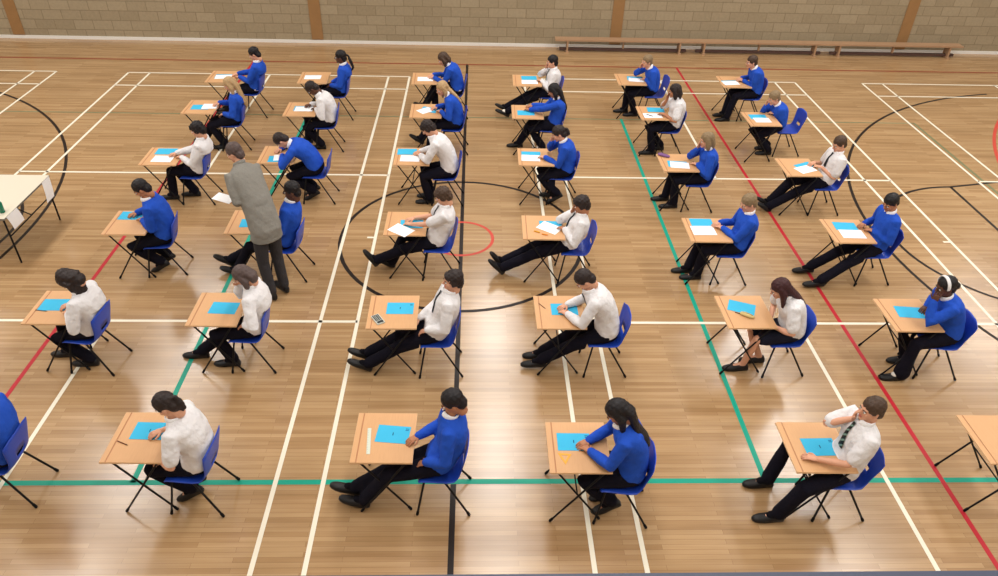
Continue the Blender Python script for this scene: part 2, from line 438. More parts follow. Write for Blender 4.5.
def wob(P, amp, sc, ph):
    P = np.asarray(P)
    w = (np.sin(P[:,0]*sc+ph)*np.sin(P[:,1]*sc*1.13+ph*2)*np.sin(P[:,2]*sc*.9+ph*3) + .5*np.sin(P[:,0]*sc*2.3+ph*1.7)*np.sin(P[:,1]*sc*2.1+ph)*np.sin(P[:,2]*sc*2.2))
    return w*amp

def frame_of(fwd, up):
    f = unit(fwd); u = unit(np.asarray(up)-f*np.dot(up, f)); l = np.cross(u, f)
    return np.stack([l, f, u], 1)           # columns left, forward, up

# ------------------------------------------------------------------ person builder
def ik(a, c, l1, l2, score, n=48):
    """two-bone chain a -> mid -> c, the swivel picked by score(mid); returns mid, c"""
    d = c-a; D = np.linalg.norm(d); u = d/max(D, 1e-6)
    mx = (l1+l2)*.995; mn = abs(l1-l2)*1.05
    if D > mx: c = a+u*mx; D = mx
    if D < mn: c = a+u*mn; D = mn
    x = (l1*l1-l2*l2+D*D)/(2*D); h = math.sqrt(max(l1*l1-x*x, 0))
    r = unit(np.cross(u, V(.3,.7,.6))); w = np.cross(u, r)
    best = None
    for k in range(n):
        t = 2*PI*k/n; q = a+u*x+(r*math.cos(t)+w*math.sin(t))*h
        s = score(q)
        if best is None or s > best[0]: best = (s, q)
    return best[1], c

def hand(mb, wrist, d, up, thumb, curl=28, mat=0, size=1.0):
    d = unit(d); n = unit(up-d*np.dot(up, d)); s = np.cross(d, n)
    if np.dot(s, thumb) < 0: s = -s
    k = size
    mb.tube([wrist-d*.012*k, wrist+d*.03*k, wrist+d*.075*k], [.014*k,.0155*k,.0125*k], 10, mat, side=s, flat=[1.7,2.35,2.75])
    for o, ln in ((.030,.064),(.0105,.076),(-.0095,.071),(-.028,.054)):
        p = wrist+d*.078*k+s*o*k; L = ln*k/3; pts = [p-d*.012*k]; a = math.radians(curl*.5); dd = d
        for j in range(3):
            dd = d*math.cos(a)-n*math.sin(a)+s*o*1.2; pts.append(pts[-1]+unit(dd)*(L+(.012*k if j == 0 else 0))); a += math.radians(curl)
        mb.tube(pts, [.0088*k,.0085*k,.0078*k,.0062*k], 6, mat, cap=1)
    p = wrist+d*.022*k+s*.022*k
    t1 = p+unit(d*.62+s*.78-n*.15)*.040*k; t2 = t1+unit(d*.92+s*.30-n*.3)*.030*k
    mb.tube([p, t1, t2], [.0125*k,.0098*k,.0075*k], 7, mat, cap=1)

def loft(mb, pts, half, dep, side, fw, mat=0, seg=20, sq=2.4):
    R = []
    for p, w, d, f in zip(pts, half, dep, fw):
        ring = []
        for q in np.arange(seg)*2*PI/seg:
            c, s_ = math.cos(q), math.sin(q)
            ring.append(p + side*w*math.copysign(abs(c)**(2/sq), c) + f*d*math.copysign(abs(s_)**(2/sq), s_))
        R.append(np.array(ring))
    mb.rings(R, mat)

VOX = .0125
def make_person(S):
    """S: dict with joints given in metres in the hall"""
    F = V(-math.cos(S['yaw']), math.sin(S['yaw']), 0); L = np.cross(Zup, F)
    P = S['pelvis']; H = S['head']; k = S.get('k', 1.0)
    sitting = S.get('sit', True)
    # spine
    Lt, Ln = .51*k, .150*k
    d = H-P; D = np.linalg.norm(d); u = d/D
    if D >= Lt+Ln-.002: C7 = P+u*(D-Ln)
    else:
        x = (Lt*Lt-Ln*Ln+D*D)/(2*D); h = min(math.sqrt(max(Lt*Lt-x*x, 0)), S.get('kink', .05))
        back = unit(-F-u*np.dot(-F, u)); C7 = P+u*(D-math.sqrt(Ln*Ln-h*h))+back*h
    tdir = unit(C7-P); bk = unit(-F-tdir*np.dot(-F, tdir))
    bow = S.get('bow', .035)
    def sp(t):
        c = P+(C7-P)*t+bk*bow*math.sin(PI*max(0, min(1, t)))
        return c
    def tan(t): return unit(sp(min(t+.05, 1.2))-sp(max(t-.05, -.3)))
    def fwd(t):
        a = tan(t); return unit(F-a*np.dot(F, a))
    ts = [-.17,-.06,.06,.22,.42,.62,.78,.89,.96,1.02]
    hw = np.array([.10,.158,.170,.158,.154,.170,.186,.178,.118,.060])*S.get('w', 1)
    dp = np.array([.070,.110,.124,.118,.116,.122,.118,.096,.070,.052])*S.get('w', 1)
    tw = S.get('twist', 0.0); sh = []
    Ls = unit(L*math.cos(tw)+F*math.sin(tw))
    for s in (1, -1): sh.append(sp(.885)+Ls*s*.182*S.get('w', 1)-bk*(.01))
    # arms: index 0 = left (near the camera when facing -x), 1 = right
    UA, FA = .285*k, .25*k
    arms = []
    dk = S.get('desk')
    def over_desk(q, m=.05): return dk is not None and dk[0]-m < q[0] < dk[0]+.55+m and dk[1]-m < q[1] < dk[1]+.6+m
    for i, s in ((0, 1), (1, -1)):
        spec = S['hands'][i]; a = sh[i]
        if spec[0] == 'd': w = V(spec[1], spec[2], .752); w = w - unit(w-a)*V(1,1,0)*.05
        elif spec[0] == 'f': w = H+F*.085+L*s*.055-Zup*.165
        elif spec[0] == 'p': w = V(*spec[1:4])
        else: w = P+F*.17+L*s*.085+Zup*.095
        def score(q, spec=spec, a=a, s=s):
            dn = unit(q-a)
            pref = unit(-Zup*.75+L*s*S.get('flap', .45)-F*S.get('eback', .15)) if spec[0] != 'f' else unit(-Zup*1.3+L*s*.25+F*.45)
            v = np.dot(dn, pref)
            if over_desk(q) and q[2] < .765: v -= 20*(.765-q[2])
            if not over_desk(q) and sitting and q[2] < .62: v -= 5*(.62-q[2])
            lat = np.dot(q-P, L)*s
            if lat < .17: v -= 3*(.17-lat)
            return v
        e, w = ik(a, w, UA, FA, score)
        if spec[0] == 'f': hd = unit(H+L*s*.055+F*.075-Zup*.03-w); up = unit(F+L*s*1.1)
        elif spec[0] == 'd': hd = unit(unit((w-e)*V(1,1,.1))+F*.35-L*s*.25-Zup*.10); up = Zup
        elif spec[0] == 'p' and len(spec) > 4: hd = unit(V(*spec[4:7])); up = Zup
        else: hd = unit((w-e)+F*.15-Zup*.1); up = unit(Zup+F*.2)
        arms.append((a, e, w, hd, up))
    # legs
    TH, SHK = .43*k*S.get('lk', 1), .42*k*S.get('lk', 1)
    legs = []
    for i, s in ((0, 1), (1, -1)):
        hp = P+L*s*.088-Zup*.0
        an, fd = S['feet'][i]                       # ankle and foot direction
        def kscore(q, hp=hp, s=s):
            v = np.dot(unit(q-hp), unit(Zup*1.0+F*.55+L*s*S.get('kout', .12)))
            if dk is not None and over_desk(q, 0) and q[2] > .60: v -= 10*(q[2]-.60)
            return v
        kn, an = ik(hp, an, TH, SHK, kscore)
        legs.append((hp, kn, an, unit(fd)))
    # ---- body: one continuous skin mesh
    sk = S['skin']; bm_ = MB()
    loft(bm_, [sp(t) for t in ts], hw*.86, dp*.86, L, [fwd(t) for t in ts])
    hf = unit(F*math.cos(S['hy'])+L*math.sin(S['hy'])); hp_ = S['hp']
    fw = unit(hf*math.cos(hp_)-Zup*math.sin(hp_)); up = unit(Zup*math.cos(hp_)+hf*math.sin(hp_))
    up = unit(up+np.cross(fw, up)*S.get('roll', 0))
    R = frame_of(fw, up)
    skull = H+R@V(0,-.028,-.055)
    bm_.tube([sp(.9), sp(1.0), skull], [.060,.050,.047], 12)
    for (a, e, w, hd, up_), s in zip(arms, (1, -1)):
        bm_.tube([sp(.86)+Ls*s*.06, a, (a+e)/2, e, e+(w-e)*.3, w], [.06,.046,.042,.036,.037,.026], 10)
    for hp, kn, an, fd in legs:
        bm_.tube([hp-F*.0, (hp+kn)/2, kn, kn+(an-kn)*.35, an], [.078,.066,.050,.050,.036], 10)
        bm_.tube([an-Zup*.0, an+fd*.10-Zup*.03], [.036,.03], 8)
    Pv, Fc = remesh(bm_, VOX, 2)
    if S.get('clamp'): Pv = S['clamp'](Pv, 'body')
    body = MB(); body.add(Pv, Fc, 0)
    hv, hfc, hm = HEAD
    sc = S.get('hs', 1.0)
    body.add((hv*sc)@R.T+H, hfc, hm)
    for (a, e, w, hd, up_), s in zip(arms, (1, -1)):
        hb = MB(); hand(hb, w, hd, up_, -L*s, S.get('curl', 26)); spec_d = S['hands'][0 if s == 1 else 1][0] == 'd'
        q, f_, m_ = hb.arrays()
        if dk is not None and spec_d: q[:, 2] = np.maximum(q[:, 2], .7125)
        body.add(q, f_, 0)
    root = empty('person', (P[0], P[1], 0))
    org = V(P[0], P[1], 0)
    def put(mb, name, mats, lab=None):
        mb.v = [np.concatenate(mb.v)-org]
        o = mb.obj(name, mats, root)
        if lab: o['label'] = lab
        return o
    put(body, 'body', [SK[sk], M['eye'], M['iris'], LIP[sk], HR[S['hair'][1]]])
    # ---- hair
    st, hc = S['hair']; h = MB()
    def hl(x, y, z): return H+R@(V(x, y, z)*sc)
    def hell(c, r): h.ell(hl(*c), [q*sc for q in r], R)
    hell((0,-.022,.044),(.087,.104,.090)); hell((0,-.066,-.030),(.068,.056,.072))
    if st in ('bob','long'): hell((0,-.075,-.06),(.070,.052,.075))
    if st in ('short','tousled','pony','bun'):
        for s in (-1, 1): hell((s*.068,.004,.02),(.016,.03,.036))
    if st == 'tousled':
        hell((0,.045,.072),(.062,.045,.034)); hell((.03,.06,.058),(.034,.028,.024)); hell((0,-.085,-.02),(.068,.042,.062))
        for s in (-1, 1): hell((s*.073,-.012,.0),(.018,.045,.045))
    if st in ('bob','long'):
        ln = .15 if st == 'bob' else .33
        dn = -Zup
        for s in (-1, 1):
            q0 = hl(s*.070,-.005,.04); q1 = hl(s*.080,-.010,-.05); q2 = q1+dn*.06+(-hf)*.01
            pts = [q0, q1, q2]; rr = [.028,.034,.026]
            if st == 'long': pts.append(q2+dn*.09-hf*.015); rr += [.016]
            h.tube(pts, rr, 8, side=fw, flat=[1.25]*len(pts))
        q0 = hl(0,-.075,.03); q1 = hl(0,-.095,-.06)
        pts = [q0, q1]; rr = [.05,.044]; fl_ = [1.5,1.75]
        backd = unit(bk*.0+dn)
        if st == 'bob': pts += [q1+dn*.065]; rr += [.03]; fl_ += [2.0]
        else:
            c8 = sp(.90)+bk*.105; c9 = sp(.66)+bk*.128; c10 = sp(.52)+bk*.13
            if S.get('hairlen', 1) < 1: c10 = c9*.999
            pts += [c8, c9] + ([c10] if S.get('hairlen', 1) >= 1 else []); rr += [.036,.030]+([.016] if S.get('hairlen', 1) >= 1 else []); fl_ += [2.4,2.5]+([2.6] if S.get('hairlen', 1) >= 1 else [])
        h.tube(pts, rr, 12, side=np.cross(Zup, hf), flat=fl_)
    if st == 'pony':
        q0 = hl(0,-.100,.03); q1 = hl(0,-.150,.022); ln = S.get('tail', .17)
        dd = unit(-Zup-hf*.35); pts = [q0, q1, q1+dd*ln*.4, q1+dd*ln*.8-hf*.0, q1+unit(-Zup-hf*.15)*ln]
        h.tube(pts, [.022,.018,.030,.026,.010], 10)
    if S.get('veil'): hell((0,-.06,-.095),(.078,.072,.075)); h.tube([hl(0,-.05,.05), hl(0,-.085,-.03), sp(.985)+bk*.02], [.088,.088,.074], 12)
    if st == 'bun': h.ell(hl(0,-.125,-.02), (.045*sc,.042*sc,.045*sc), R)
    hv, hfc = remesh(h, .0095, 1)
    ph = (P[0]*7.3+P[1]*3.1) % 6
    hv = hv + unit(V(.2,.3,1))*0 + ((hv-H)/np.maximum(np.linalg.norm(hv-H, axis=1)[:, None], 1e-6))*wob(hv-H, .0045 if st != 'tousled' else .008, 95, ph)[:, None]
    hh = MB(); hh.add(hv, hfc); put(hh, 'hair', [HR[hc]])
    if S.get('band'):
        m = MB(); pts = [hl(.092*math.sin(t), .018-.012*math.cos(t), .036+.100*math.cos(t)) for t in np.linspace(-1.75, 1.75, 21)]
        m.tube(pts, [.006]*21, 8, side=fw, flat=[3.2]*21); put(m, 'headband', [M['band']], 'wide white headband')
    # ---- upper garment
    cl = S['cloth']; g = MB(); inf = .014 if cl == 'J' else .018
    if cl == 'B': inf = .022
    lo = .0 if cl != 'B' else -.38
    tt = [t for t in ts if t >= -.07]; ii = [ts.index(t) for t in tt]
    ff = [fwd(t) for t in tt]; pp = [sp(t) for t in tt]; w_ = [hw[i]+inf for i in ii]; d_ = [dp[i]+inf for i in ii]
    if cl == 'B':
        tt = [-.42,-.30,-.15]+tt; pp = [P-Zup*.14+F*.01, P-Zup*.10+F*.01, P-Zup*.05+F*.005]+pp; ff = [F]*3+ff
        w_ = [.195,.194,.190]+[max(q, .185) if n < 4 else q for n, q in enumerate(w_)]; d_ = [.160,.160,.158]+[max(q, .158) if n < 4 else q for n, q in enumerate(d_)]
    # stop below the neck so that the collar shows
    w_[-1] = .068; d_[-1] = .062
    loft(g, pp, w_, d_, L, ff)
    for (a, e, w, hd, up_), s in zip(arms, (1, -1)):
        r = dict(J=(.074,.068,.064,.058,.055,.042), S=(.074,.070,.068,.062,.057,.042), T=(.074,.073,.073,.072), B=(.078,.072,.070,.064,.060,.05))[cl]
        if cl == 'T':
            q = S.get('sleeve', .72)
            g.tube([sp(.85)+Ls*s*.06, a, a+(e-a)*.5, a+(e-a)*q], r, 12)
        else:
            g.tube([sp(.85)+Ls*s*.06, a, (a+e)/2, e, e+(w-e)*.45, w-hd*.004], r, 12)
    Pv, Fc = remesh(g, VOX, 2)
    nrm = wob(Pv, .004, 33, ph)
    Pv = Pv + bk*nrm[:, None]*.7 + L*wob(Pv, .003, 41, ph+1)[:, None]
    if S.get('clamp'): Pv = S['clamp'](Pv, 'top')
    gg = MB(); gg.add(Pv, Fc)
    gname = {'J': 'jumper', 'S': 'shirt', 'T': 'shirt', 'B': 'jacket'}[cl]
    put(gg, gname, [{'J': M['jumper'], 'S': M['shirt'], 'T': M['shirt'], 'B': M['jacket']}[cl]])
    # collar
    m = MB(); c = sp(1.0)+bk*.0; ax = unit(skull-c); fr = unit(F-ax*np.dot(F, ax)); pts = []
    for t in np.linspace(-2.75, 2.75, 17): pts.append(c+ax*(.020+.018*math.cos(t))-fr*math.cos(t)*.064+L*math.sin(t)*.066)
    m.tube(pts, [.010]*17, 8, side=ax, flat=[2.7]*17, cap=1)
    put(m, 'shirt_collar', [M['collar'] if cl != 'B' else M['jacket']])
    if S.get('tie'):
        m = MB(); pts = []; ww = []
        for t, wd in ((1.0,.016),(.95,.017),(.85,.020),(.70,.026),(.55,.032),(S.get('tl', .42),.036)):
            dd = np.interp(t, ts, dp)+.026; pts.append(sp(t)+fwd(t)*dd); ww.append(wd)
        m.tube(pts, [.006]*6, 8, side=L, flat=[q/.006 for q in ww], cap=1)
        put(m, 'tie', [S['tie']])
    if S.get('hem'):
        m = MB(); loft(m, [sp(t) for t in (-.02,.05,.11)], [.178,.180,.176], [.130,.132,.128], L, [fwd(t) for t in (-.02,.05,.11)])
        Pv, Fc, _ = m.arrays(); m2 = MB(); Pv2 = S['clamp'](Pv, 'top') if S.get('clamp') else Pv; m2.add(Pv2, Fc); put(m2, 'shirt_tail', [M['collar']], 'white shirt tail below the jumper')
    # ---- trousers / skirt
    t_ = MB(); tt = [-.20,-.17,-.06,.06,.20]
    loft(t_, [sp(q) for q in tt], [.085,.130,.172,.178,.166], [.06,.09,.124,.130,.122], L, [fwd(q) for q in tt])
    lg = S.get('lower', 'trousers')
    for hp, kn, an, fd in legs:
        if lg == 'trousers':
            fl_ = S.get('flare', 1.0)
            t_.tube([hp, hp+(kn-hp)*.5, kn, kn+(an-kn)*.4, kn+(an-kn)*.98+V(0,0,.012)], [.098,.091,.076,.070,.068*fl_], 12)
        else:
            t_.tube([hp, hp+(kn-hp)*.45, hp+(kn-hp)*.80], [.096,.094,.086], 12)
    if lg == 'skirt':
        q = [(legs[0][0]+(legs[0][1]-legs[0][0])*a+legs[1][0]+(legs[1][1]-legs[1][0])*a)/2 for a in (.05,.45,.80)]
        fwn = unit(q[2]-q[0]); upn = unit(Zup-fwn*np.dot(Zup, fwn))
        loft(t_, q, [.165,.172,.168], [.088,.086,.078], L, [upn]*3)
    Pv, Fc = remesh(t_, VOX, 2)
    Pv = Pv + Zup*wob(Pv, .004, 37, ph+2)[:, None]
    if S.get('clamp'): Pv = S['clamp'](Pv, 'low')
    q = MB(); q.add(Pv, Fc)
    put(q, 'skirt' if lg == 'skirt' else 'trousers', [M['skirt'] if lg == 'skirt' else S.get('tm', M['trouser'])])
    # ---- shoes
    for (hp, kn, an, fd), i in zip(legs, (0, 1)):
        up_ = unit(Zup-fd*np.dot(Zup, fd)); sd = np.cross(up_, fd); heel = an-fd*.052-up_*.055
        m = MB(); R_ = []
        for x, w, hgt, z0 in ((-.014,.026,.060,.0),(.0,.037,.092,.0),(.05,.042,.108,.0),(.11,.046,.092,.0),(.17,.051,.070,.0),(.225,.047,.060,.002),(.265,.034,.048,.006),(.285,.016,.030,.012)):
            c = heel+fd*x; ring = []
            for a in np.arange(12)*2*PI/12:
                yy = math.cos(a)*w; zz = (math.sin(a)*.5+.5)*hgt
                if math.sin(a) < 0: zz *= .45
                ring.append(c+sd*yy+up_*(z0-.026+zz))
            R_.append(np.array(ring))
        m.rings(R_)
        v, f_, m_ = m.arrays(); v[:, 2] = np.maximum(v[:, 2], .004)
        m = MB(); m.add(v, f_); put(m, 'shoe', [M['shoe']])
        if lg == 'trousers':
            wh = bool(S.get('sock')) and i in S['sock']
            m = MB(); m.tube([kn+(an-kn)*.72, an+up_*.004, an+fd*.075-up_*.012], [.046,.046,.036], 10)
            put(m, 'sock', [M['white_sock'] if wh else M['dark_sock']], 'white sock' if wh else None)
    return root

# ------------------------------------------------------------------ the pupils
ROW = {6: 'front row', 5: 'second row from front', 4: 'third row from front', 3: 'third row from back', 2: 'second row from back', 1: 'back row'}
COLN = {1: 'leftmost', 2: 'second from left', 3: 'third from left', 4: 'third from right', 5: 'second from right', 6: 'rightmost'}
# key: (row, column) -> desk corner, chair centre + yaw(deg), head(dx from chair, z, pitch, turn towards camera), hands near/far, feet near/far, clothes, hair, skin, description
l = ('l',); f = ('f',)
ST = {
(6,1): dict(desk=(-4.87,-4.86), nodesk=1, ch=(-4.09,-4.555,0), head=(.06,1.22,20,0), hn=l, hf=l, fn=('t',.2,-.1), ff=('t',.2,.1), c='J', hair=('short','dark'), sk='w', d='blue jumper student cut off by the left edge'),
(6,2): dict(desk=(-3.05,-4.84), ch=(-2.33,-4.65,-4), head=(-.09,1.21,38,0), hn=('p',-.22,-.13,.642), hf=('d',.40,.14), fn=('u',.47,-.02), ff=('u',.45,.12), c='T', hair=('pony','dark'), sk='w', d='white shirt student with dark ponytail'),
(6,3): dict(desk=(-.89,-4.85), ch=(-.08,-4.66,-1), head=(.09,1.26,28,0), hn=('p',-.15,-.13,.642), hf=('d',.55,.07), fn=('h',-.12,-.10,.06,25), ff=('h',-.31,.0,.08,25), c='J', hair=('short','black'), sk='m', d='blue jumper student with cropped black hair, legs stretched', hip=-.05, bow=.08, tie=1),
(6,4): dict(desk=(.86,-4.97), ch=(1.57,-4.79,-6), head=(-.16,1.27,42,0), hn=('d',.35,.05), hf=('d',.34,.15), fn=('u',.46,-.05), ff=('u',.46,.1), c='J', hair=('long','black'), sk='m', d='blue jumper student with very long dark hair'),
(6,5): dict(desk=(3.04,-4.97), ch=(3.61,-4.75,0), head=(.01,1.26,2,5), hn=('d',.17,-.10), hf=f, fn=('t',-.21,-.19), ff=('t',-.18,.21), c='T', hair=('short','brown'), sk='w', tie=2, d='white shirt student in striped tie, hand at mouth', kout=.5, hip=-.05),
(6,6): dict(desk=(4.84,-4.88), noperson=1),
(5,1): dict(desk=(-4.66,-2.93), ch=(-4.07,-2.75,-5), veil=1, head=(-.02,1.15,72,0), hn=('d',.44,-.05), hf=('d',.38,.12), fn=('t',.30,-.04), ff=('t',-.01,.12), c='S', hair=('bob','dark'), sk='w', d='white shirt student bowed so only dark hair shows'),
(5,2): dict(desk=(-2.92,-2.95), ch=(-2.30,-2.72,0), head=(.03,1.20,40,0), hn=('p',.0,-.17,.67), hf=f, fn=('t',.16,-.07), ff=('t',-.24,.07), c='S', hair=('bob','grey'), sk='w', d='white shirt student with greyish brown bob'),
(5,3): dict(desk=(-.98,-2.99), ch=(-.19,-2.79,3), head=(.15,1.21,0,10), hn=('p',-.13,-.14,.642), hf=l, fn=('h',-.25,-.09,.06,28), ff=('h',-.30,.08,.08,28), c='S', hair=('tousled','dark'), sk='w', tie=1, d='white shirt student reclining and looking up', hip=-.05),
(5,4): dict(desk=(.88,-2.98), ch=(1.69,-2.78,0), head=(-.32,1.22,48,0), hn=('d',.32,.03), hf=('d',.33,.18), fn=('t',-.18,-.05), ff=('t',-.09,.14), c='S', hair=('short','dark'), sk='w', tie=1, d='white shirt student hunched low with hanging tie', hip=.0),
(5,5): dict(desk=(3.0,-2.96), ch=(3.75,-2.77,3), head=(-.22,1.11,30,-8), hn=('p',-.20,-.07,.642), hf=('p',-.18,.08,.642), fn=('t',.12,-.08), ff=('t',.36,.06), c='T', hair=('long','red'), sk='w', lower='skirt', d='student in skirt with long dark red hair'),
(5,6): dict(desk=(4.86,-3.0), ch=(5.55,-2.81,-4), head=(-.22,1.18,14,8), hn=f, hf=('d',.52,.22), fn=('t',.06,-.20), ff=('t',.28,.10), c='J', hair=('bun','black'), sk='d', band=1, flare=1.35, sock=(0,), d='blue jumper student in white headband'),
(4,1): dict(desk=(-4.56,-1.11), ch=(-3.93,-.82,8), head=(-.10,1.21,36,0), hn=('d',.41,.02), hf=('d',.25,.20), fn=('u',.40,-.08), ff=('u',.42,.1), c='J', hair=('short','black'), sk='m', d='blue jumper student with black hair, arms on desk'),
(4,2): dict(desk=(-3.03,-1.07), ch=(-2.27,-.92,-4), head=(.15,1.26,8,10), hn=('p',-.18,-.12,.642), hf=l, fn=('h',-.15,-.04,.06,22), ff=('h',-.36,.10,.14,32), c='J', hair=('short','black'), sk='d', d='blue jumper student half hidden by the invigilator', hip=-.04),
(4,3): dict(desk=(-.99,-1.07), ch=(-.26,-.88,0), head=(.04,1.18,26,0), hn=('d',.31,.03), hf=('d',.33,.17), fn=('h',-.36,.03,.25,58), ff=('h',-.12,.12,.10,35), c='T', hair=('tousled','brown'), sk='w', tie=1, d='white shirt student with ankles crossed', hip=-.06),
(4,4): dict(desk=(.82,-1.14), ch=(1.56,-.92,0), head=(.0,1.10,18,0), hn=('d',.52,-.02), hf=f, fn=('h',-.55,-.08,.14,48), ff=('h',-.48,.10,.18,55), c='S', hair=('tousled','dark'), sk='m', tie=1, d='white shirt student slouching with legs stuck far out', hip=-.14, lk=1.10),
(4,5): dict(desk=(3.01,-1.17), ch=(3.64,-.95,-2), head=(.08,1.16,22,14), hn=('d',.45,.08), hf=('d',.44,.20), fn=('t',.02,-.05), ff=('t',-.06,.11), c='J', hair=('short','light'), sk='w', d='blue jumper student with short fair hair, arms crossed'),
(4,6): dict(desk=(4.92,-1.17), ch=(5.61,-.94,3), head=(-.02,1.18,26,20), hn=('d',.57,.02), hf=('d',.52,.20), fn=('t',-.28,-.25), ff=('t',-.29,.10), c='J', hair=('short','black'), sk='m', d='blue jumper student with black hair, knees apart', kout=.4, hip=-.03),
(3,1): dict(desk=(-4.82,.85), ch=(-4.08,1.12,0), head=(.15,1.16,22,0), hn=('d',.56,-.08), hf=('d',.43,.05), fn=('t',.10,-.02), ff=('t',.40,.09), c='S', hair=('tousled','black'), sk='w', tie=1, d='white shirt student with black hair writing'),
(3,2): dict(desk=(-3.10,.95), ch=(-2.24,1.18,0), head=(-.50,.97,62,0), hn=('d',.32,-.02), hf=('d',.24,.20), fn=('u',.60,-.06), ff=('u',.58,.1), c='J', hair=('short','dark'), sk='w', d='blue jumper student slumped face down over desk', hip=-.02),
(3,3): dict(desk=(-1.05,.95), ch=(-.24,1.16,0), head=(-.28,1.21,42,0), hn=('d',.38,.06), hf=('d',.36,.18), fn=('t',.33,-.12), ff=('t',.34,.08), c='S', hair=('tousled','dark'), sk='w', tie=1, d='white shirt student leaning forward over paper'),
(3,4): dict(desk=(.86,.98), ch=(1.58,1.21,-3), head=(-.12,1.13,28,0), hn=('d',.38,-.02), hf=f, fn=('u',.48,-.1), ff=('t',.40,.10), c='J', hair=('pony','dark'), sk='w', tail=.12, d='blue jumper student with short dark ponytail'),
(3,5): dict(desk=(3.07,.83), ch=(3.69,1.03,-2), head=(.0,1.13,10,0), hn=('d',.52,-.02), hf=f, fn=('t',.07,-.06), ff=('t',-.01,.18), c='J', hair=('bob','light'), sk='w', d='blue jumper student with light brown bob'),
(3,6): dict(desk=(4.94,.72), ch=(5.68,.96,1), head=(.02,1.13,22,12), hn=('d',.56,.0), hf=('d',.50,.15), fn=('h',-.26,-.07,.07,32), ff=('h',-.20,.09,.10,32), c='T', hair=('short','brown'), sk='w', tie=1, d='white shirt student reclining with arms folded', hip=-.06),
(2,1): dict(desk=(-4.83,2.80), ch=(-4.03,3.06,6), head=(.04,1.13,28,0), hn=l, hf=('d',.52,.12), fn=('t',.40,-.12), ff=('t',-.02,.16), c='J', hair=('long','blond'), sk='w', d='blue jumper student with long blond hair'),
(2,2): dict(desk=(-3.10,2.76), ch=(-2.40,3.03,5), head=(-.20,1.09,52,0), hn=('d',.52,-.05), hf=('d',.38,.15), fn=('t',.36,-.05), ff=('t',.08,.2), c='S', hair=('short','dark'), sk='d', d='white shirt student with bowed dark head'),
(2,3): dict(desk=(-.94,2.76), ch=(-.18,2.99,0), head=(-.20,1.14,22,28), hn=('d',.52,-.04), hf=('d',.42,.15), fn=('t',.12,-.06), ff=('h',.0,.16,.2,35), c='J', hair=('long','blond'), hairlen=.5, sk='w', d='blue jumper student with blond hair turned sideways'),
(2,4): dict(desk=(.83,2.78), ch=(1.55,3.01,-3), head=(-.01,1.12,30,0), hn=('d',.28,.09), hf=('d',.34,.28), fn=('t',.37,-.02), ff=('t',-.04,.15), c='J', hair=('long','black'), sk='m', sock=(0,), d='blue jumper student with long black hair'),
(2,5): dict(desk=(3.09,2.80), ch=(3.66,3.03,0), head=(-.02,1.14,12,-12), hn=('d',.38,-.08), hf=f, fn=('t',.08,-.11), ff=('t',.28,.08), c='T', hair=('bob','dark'), sk='m', d='white shirt student with dark bob and bare forearm'),
(2,6): dict(desk=(4.95,2.60), ch=(5.81,3.08,2), head=(-.38,1.02,22,14), hn=('d',.54,.0), hf=f, fn=('t',.36,-.12), ff=('t',.42,.1), c='J', hair=('short','light'), sk='w', hip=-.20, d='blue jumper student sitting well forward of chair back'),
(1,1): dict(desk=(-4.87,4.30), ch=(-4.05,4.53,-3), head=(.12,1.17,28,0), hn=('d',.58,-.05), hf=('d',.5,.12), fn=('t',.08,-.06), ff=('t',.02,.1), c='J', hair=('short','black'), sk='w', hem=1, d='blue jumper student with white shirt tail'),
(1,2): dict(desk=(-3.16,4.31), ch=(-2.41,4.47,0), head=(.08,1.16,6,0), hn=l, hf=l, fn=('t',.2,-.1), ff=('t',.15,.1), c='J', hair=('pony','black'), sk='d', tail=.30, d='blue jumper student sitting upright with long black ponytail'),
(1,3): dict(desk=(-1.02,4.36), ch=(-.20,4.59,0), head=(-.22,1.11,30,0), hn=('d',.39,.02), hf=('d',.36,.16), fn=('h',.04,.08,.20,25), ff=('t',.22,.1), c='J', hair=('bob','brown'), sk='w', hem=1, d='blue jumper student with brown hair bent over paper'),
(1,4): dict(desk=(.91,4.34), ch=(1.66,4.57,-2), head=(-.02,1.10,6,8), hn=('d',.52,-.04), hf=f, fn=('h',-.37,-.10,.07,25), ff=('h',-.41,.12,.09,28), c='S', hair=('short','black'), sk='w', tie=1, sock=(0,), hip=-.05, d='white shirt student leaning back, hand at cheek'),
(1,5): dict(desk=(2.95,4.48), ch=(3.72,4.70,3), head=(-.24,1.09,6,16), hn=('d',.54,.0), hf=f, fn=('t',.21,-.04), ff=('t',.05,.15), c='J', hair=('short','light'), sk='w', hip=-.08, d='blue jumper student with fair hair, head on hand'),
(1,6): dict(desk=(4.98,4.43), ch=(5.63,4.65,-3), head=(-.14,1.13,10,8), hn=('d',.43,.06), hf=('d',.42,.18), fn=('t',-.01,-.18), ff=('t',.01,.06), c='J', hair=('short','brown'), sk='w', d='blue jumper student with brown hair, arms on desk'),
}
CONT = {(6,2): 'a brown pencil', (6,3): 'a pale ruler', (6,4): 'a yellow set square', (5,3): 'a grey calculator', (5,5): 'a beige pencil case', (3,5): 'a purple pencil case',
        (4,4): 'two bright pens'}
